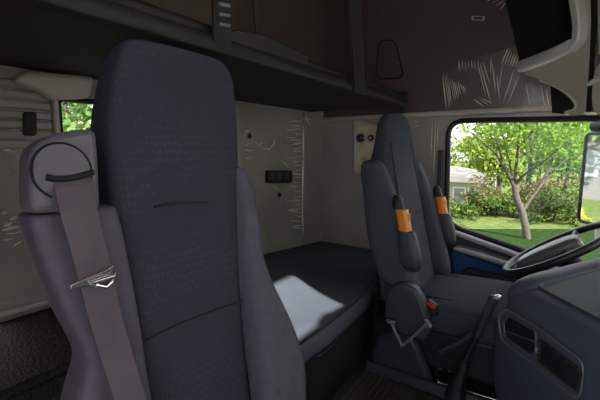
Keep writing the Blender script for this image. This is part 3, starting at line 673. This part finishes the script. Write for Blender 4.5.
# ================================================================== OUTSIDE
GZ = -1.5
E0 = at(525, 229, z=GZ+.04); E1 = V((RT.x, RT.y, 0)); E2 = V((-RT.y, RT.x, 0))
def ground_quad(d0, d1, z, h=.2): return B().prism([E0*1+E1*a+E2*b_+V((0, 0, z-E0.z-h)) for a, b_ in [(-60, d0), (60, d0), (60, d1), (-60, d1)]], (0, 0, h))
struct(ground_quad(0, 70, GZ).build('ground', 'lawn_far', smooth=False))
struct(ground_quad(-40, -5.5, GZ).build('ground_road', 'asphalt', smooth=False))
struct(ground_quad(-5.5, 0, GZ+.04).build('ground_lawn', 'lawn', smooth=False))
def leaves(b, c, rad, n, size, rnd, flat=1.0, shell=.35):
    for _ in range(n):
        while True:
            d = V((rnd.uniform(-1, 1), rnd.uniform(-1, 1), rnd.uniform(-1, 1)))
            if shell < d.length < 1: break
        p = V(c)+V((d.x*rad[0], d.y*rad[1], d.z*rad[2]))
        a = V((rnd.gauss(0, 1), rnd.gauss(0, 1), rnd.gauss(0, .7)-.3)).normalized(); q = a.orthogonal().normalized()
        q = (q*math.cos(k:=rnd.uniform(0, 6.28))+a.cross(q)*math.sin(k)); s_ = size*rnd.uniform(.6, 1.3)
        w = s_*.28
        vs = [b.bm.verts.new(x) for x in (p-a*s_*.5, p+q*w-a*s_*.05, p+a*s_*.5, p-q*w-a*s_*.05)]
        b._f(vs)
def bush(name, label, c, rad, n, size, mt, seed, group=None, cat='shrub'):
    rnd = random.Random(seed)
    o = thing(name, (c[0], c[1], GZ), label, cat, group)
    b = B()
    for _ in range(max(4, n//90)):
        d = V((rnd.gauss(0, .45), rnd.gauss(0, .45), rnd.gauss(0, .4)))
        leaves(b, V(c)+V((d.x*rad[0], d.y*rad[1], d.z*rad[2])), [r*.5 for r in rad], 90, size, rnd, shell=.1)
    b.build('foliage', mt, o)
    st = B()
    for k in range(3):
        a = k*2.1+seed; st.tube([(c[0]+.05*math.cos(a), c[1]+.05*math.sin(a), GZ), (c[0]+rad[0]*.4*math.cos(a), c[1]+rad[1]*.4*math.sin(a), c[2]+rad[2]*.3)], [.04, .015], 6)
    st.build('stem', 'bark', o)
    return o
# main tree in the lawn
TY = 11.7
tr = thing('lawn_tree', at(527, 241, y=TY), 'young branching tree with bright green crown in the lawn outside the window', 'tree')
def br(pts, r0, r1, dy=(0, 0)):
    P_ = [at(x, y, y=TY+dy[0]+(dy[1]-dy[0])*i/(len(pts)-1)) for i, (x, y) in enumerate(pts)]
    q = catmull(P_, 4); return q, [r0+(r1-r0)*i/(len(q)-1) for i in range(len(q))]
tb = B(); q, r = br([(527.5, 243), (525.5, 228), (522, 212), (516.5, 198), (514.5, 186)], .10, .075); q[0].z = GZ; tb.tube(q, r, 10); tb.build('trunk', 'bark', tr)
BR = [([(514.5, 188), (509, 176), (503, 165), (494, 152), (481, 141), (468, 130)], .052, .012, (0, -1.0)),
      ([(514, 186), (511, 170), (507, 152), (503, 136), (498, 115)], .026, .008, (0, .6)),
      ([(515, 186), (516, 168), (518, 148), (520, 128), (523, 105)], .052, .012, (0, -.3)),
      ([(516, 184), (526, 173), (540, 164), (552, 155), (570, 140)], .036, .010, (0, -.8)),
      ([(522, 212), (529, 201), (538, 189), (547, 172), (555, 155), (561, 138)], .052, .012, (0, .8)),
      ([(537, 190), (548, 178), (560, 165), (570, 154)], .030, .010, (.4, 1.2)),
      ([(503, 165), (498, 145), (492, 128), (488, 105)], .026, .008, (-.4, -.9)),
      ([(518, 148), (530, 135), (540, 120), (548, 105)], .026, .008, (-.2, -.9))]
for a in BR:
    q, r = br(*a); B().tube(q, r, 8).build('branch', 'bark', tr)
rnd = random.Random(11); lb = B()
for x, y, dy, n in [(462, 128, -1, 50), (475, 122, -1, 90), (488, 128, .3, 90), (500, 120, .6, 150), (512, 126, -.4, 110), (525, 122, .2, 190), (538, 128, -.8, 210), (552, 124, -.5, 220), (565, 130, 0, 220),
                    (548, 140, -.8, 190), (562, 144, .3, 170), (534, 142, -.3, 150), (575, 140, 0, 150), (545, 112, 0, 250), (520, 105, 0, 250), (495, 105, 0, 220), (470, 108, 0, 200), (570, 112, 0, 220), (455, 118, 0, 90),
                    (508, 142, .4, 60), (556, 158, .6, 70), (572, 158, .8, 80), (522, 150, -.3, 50), (490, 140, .3, 60), (585, 125, 0, 150), (540, 85, 0, 250), (500, 80, 0, 250), (580, 95, 0, 200), (460, 90, 0, 150)]:
    leaves(lb, at(x, y, y=TY+dy), (.62, .8, .42), int(n*.62), .13, rnd, shell=.0)
lb.build('foliage', 'leaf_main', tr)
# trees behind
def back_tree(label, px, Y, zc, rad, n, size, mt, seed, name='garden_tree'):
    base = at(px, 215, y=Y); base.z = GZ
    o = thing(name, base, label, 'tree', None); rnd = random.Random(seed); b = B()
    c = V((base.x, Y, zc))
    for _ in range(n//70):
        d = V((rnd.gauss(0, .42), rnd.gauss(0, .42), rnd.gauss(0, .42)))
        leaves(b, c+V((d.x*rad[0], d.y*rad[1], d.z*rad[2])), [q*.33 for q in rad], 70, size, rnd, shell=0)
    b.build('foliage', mt, o)
    t = B(); t.tube([base, base+V((.1, 0, (zc-GZ)*.5)), V((base.x, Y, zc))], [.12, .10, .05], 8); t.build('trunk', 'bark', o)
    return o
back_tree('yellow green garden tree behind the left branches, by the house', 495, 17, .7, (.95, 1.2, 1.4), 2400, .22, 'leaf_yellow', 21)
back_tree('pale green garden tree directly behind the lawn tree trunk', 524, 21, 1.6, (2.6, 2, 1.8), 2300, .26, 'leaf_yellow', 22)
back_tree('drooping mid green garden tree right of the lawn tree, by the mirror', 562, 19, 1.0, (2.0, 1.8, 2.2), 3300, .22, 'leaf_mid', 23)
k = 0
for px, Y, z, rx, rz, mt, lab in [(460, 14.6, -1.22, .9, .34, 'leaf_bush', 'green shrub before the beige house, leftmost in the window'), (477, 15.2, -1.08, .7, .45, 'leaf_bush', 'green shrub at the right end of the house front'),
        (494, 15.6, -.85, .8, .70, 'leaf_brown', 'brownish shrub left of the lawn tree trunk'), (512, 15.4, -1.0, .7, .55, 'leaf_bush', 'green shrub right behind the lawn tree trunk'),
        (533, 15.8, -.75, .9, .80, 'leaf_brown', 'tall brownish shrub just right of the lawn tree trunk'), (553, 15.3, -.95, .9, .60, 'leaf_bush', 'green shrub below the drooping tree'), (572, 15.0, -.85, .8, .70, 'leaf_bush', 'green shrub beside the mirror, rightmost in the window'),
        (545, 17.0, -.6, 1.0, .9, 'leaf_mid', 'pale green shrub standing behind the row, before the garden wall')]:
    c = at(px, 210, y=Y); bush('garden_shrub', lab, (c.x, Y, z), (rx, .7, rz), 900, .14, mt, 40+k, 'shrubs along the garden wall'); k += 1
back_tree('pale distant garden tree beyond the low house roof', 466, 30, .7, (3.6, 2, 1.3), 2600, .26, 'leaf_yellow', 24)
back_tree('pale distant garden tree far behind the brownish shrubs', 535, 32, .6, (5.0, 2, 1.3), 2600, .30, 'leaf_mid', 25)
o = thing('street_tree', (-16, 6.9, GZ), 'dark green street tree seen in the door mirror before the grey house', 'tree'); b = B(); rnd = random.Random(31)
for _ in range(16): leaves(b, (-16+rnd.gauss(0, .5), 6.9+rnd.gauss(0, .5), 2.4+rnd.gauss(0, .6)), (.9, .9, .8), 70, .25, rnd, shell=0)
b.build('foliage', 'leaf_mid', o); B().tube([(-16, 6.9, GZ), (-16, 6.9, 2.2)], [.14, .07], 8).build('trunk', 'bark', o)
# garden wall and house
tag(B().box((-1.5, 20.0, GZ), (12, 20.25, -1.0)).build('garden_wall', 'fence', bevel=.02), 'pale low garden wall behind the shrubs outside the window', 'wall')
HY = 18.0
ez = at(465, 182, y=HY).z; HX = at(479, 200, y=HY).x; rz = at(465, 175, y=HY).z
ho = thing('house', (HX-3, HY+2, GZ), 'beige low house with pale roof and grey windows at left of the window view', 'house')
B().box((HX-7, HY, GZ), (HX, HY+5, ez)).build('wall', 'house', ho, smooth=False)
B().box((HX-7.3, HY-.35, ez), (HX+.3, HY+5.3, ez+.10)).build('eaves', 'house_trim', ho, smooth=False)
B().loft([[V((HX-7.2, HY-.3, ez+.10)), V((HX+.25, HY-.3, ez+.10)), V((HX+.25, HY+5.2, ez+.10)), V((HX-7.2, HY+5.2, ez+.10))], [V((HX-5.5, HY+2, rz+.25)), V((HX-1.6, HY+2, rz+.25)), V((HX-1.6, HY+3, rz+.25)), V((HX-5.5, HY+3, rz+.25))]]).build('roof', 'roof', ho, smooth=False)
for x0, x1 in ((454.5, 463.5), (469.5, 474)):
    a, c = at(x0, 188, y=HY), at(x1, 211, y=HY)
    fr = B().plate_hole(quad_xz(HY-.01, a.x-.06, c.x+.06, c.z-.06, a.z+.06), quad_xz(HY-.01, a.x, c.x, c.z, a.z), (0, -.05, 0)).build('window', 'house_trim', ho, smooth=False)
    B().box((a.x, HY-.03, c.z), (c.x, HY-.015, a.z)).build('pane', 'pane', fr)
# second house and a yellow shrub that the door mirror reflects
h2 = thing('house', (-22, 12, GZ), 'grey walled house seen only as a reflection in the door mirror', 'house')
B().box((-26, 6, GZ), (-20, 15, 1.6)).build('wall', 'far_house', h2, smooth=False)
B().loft([[V((-26.5, 5.5, 1.6)), V((-19.5, 5.5, 1.6)), V((-19.5, 15.5, 1.6)), V((-26.5, 15.5, 1.6))], [V((-24, 8, 2.8)), V((-22, 8, 2.8)), V((-22, 13, 2.8)), V((-24, 13, 2.8))]]).build('roof', 'roof', h2, smooth=False)
for y0 in (7, 9.3, 11.6):
    B().box((-20.02, y0, -.4), (-19.96, y0+1.0, .9)).build('window', 'pane', h2)
bush('yellow_shrub', 'bright yellow green shrub seen in the door mirror', (-9.5, 5.3, -.9), (.9, .9, .6), 800, .22, 'leaf_bright', 71)
# shrub outside the small rear window
bush('rear_shrub', 'leafy green shrub outside the small rear window', (-3.3, 1.55, 1.2), (.7, .7, 1.3), 2400, .10, 'leaf_mid', 72)
# door mirror
dm = thing('door_mirror', at(590, 222, y=2.55), 'tall rectangular door mirror outside the front of the driver window', 'mirror')
A0 = at(582, 176, y=2.6)
MW, MN = V((.60, -.80, 0)), V((-.80, -.60, 0))
zt, zb = at(582, 134, y=2.6).z, at(582, 221, y=2.6).z
mq = rrect([V((A0.x, A0.y, zb)), V((A0.x, A0.y, zb))+MW*.26, V((A0.x, A0.y, zt))+MW*.26, V((A0.x, A0.y, zt))], .03, 4)
B().prism([p-MN*.012 for p in mq], -MN*.06).build('housing', 'dark_plastic', dm, bevel=.01)
B().prism([p-MN*.011 for p in mq], MN*.008).build('mirror_glass', 'mirror', dm)
B().tube([p-MN*.004 for p in mq], .010, 8, True).build('frame', 'black', dm)
B().tube(catmull([V((A0.x, A0.y, zb))+MW*.13-MN*.03+V((0, 0, .02)), V((A0.x, A0.y, zb))+MW*.12-MN*.05-V((0, 0, .10)), V((.36, 2.35, zb-.22)), V((.42, 2.14, zb-.25))], 5), .022, 10).build('mirror_arm', 'white_plastic', dm)
B().tube([V((A0.x, A0.y, zt))+MW*.0-MN*.04+V((0, 0, .04)), V((A0.x, A0.y, zt))+MW*.2-MN*.06+V((0, 0, .05)), V((.45, 2.14, zt+.06))], .03, 10).build('upper_arm', 'black', dm)

# ================================================================== LIGHT
wd = bpy.data.worlds.new('sky'); scn.world = wd; wd.use_nodes = True
bg = wd.node_tree.nodes['Background']; bg.inputs[0].default_value = (.90, .95, 1.0, 1); bg.inputs[1].default_value = 1.6
sd = bpy.data.lights.new('sun', 'SUN'); sd.energy = 13; sd.angle = math.radians(.6); sd.color = (1, .95, .87)
so = bpy.data.objects.new('sun', sd); COL.objects.link(so)
el = math.radians(33); az = V((.94, -.342, 0)).normalized()
so.rotation_euler = (-(az*math.cos(el)+V((0, 0, math.sin(el))))).to_track_quat('-Z', 'Y').to_euler()
def portal(name, loc, d, sx, sy):
    l = bpy.data.lights.new(name, 'AREA'); l.shape = 'RECTANGLE'; l.size = sx; l.size_y = sy; l.energy = 1; l.cycles.is_portal = True
    o = bpy.data.objects.new(name, l); COL.objects.link(o); o.location = loc; o.rotation_euler = V(d).to_track_quat('-Z', 'Y').to_euler()
portal('door_portal', (-.10, -.20, .82), (0, 1, 0), 1.05, 1.62)
portal('window_portal', (.05, 2.16, .65), (0, -1, 0), 1.2, .9)
# ------------------------------------------------------------------ view
scn.view_settings.view_transform = 'Standard'; scn.view_settings.look = 'None'; scn.view_settings.gamma = 1
scn.view_settings.use_curve_mapping = False; scn.view_settings.exposure = 0.48
scn.cycles.use_denoising = True; scn.cycles.max_bounces = 8; scn.cycles.transparent_max_bounces = 12; scn.cycles.sample_clamp_indirect = 6
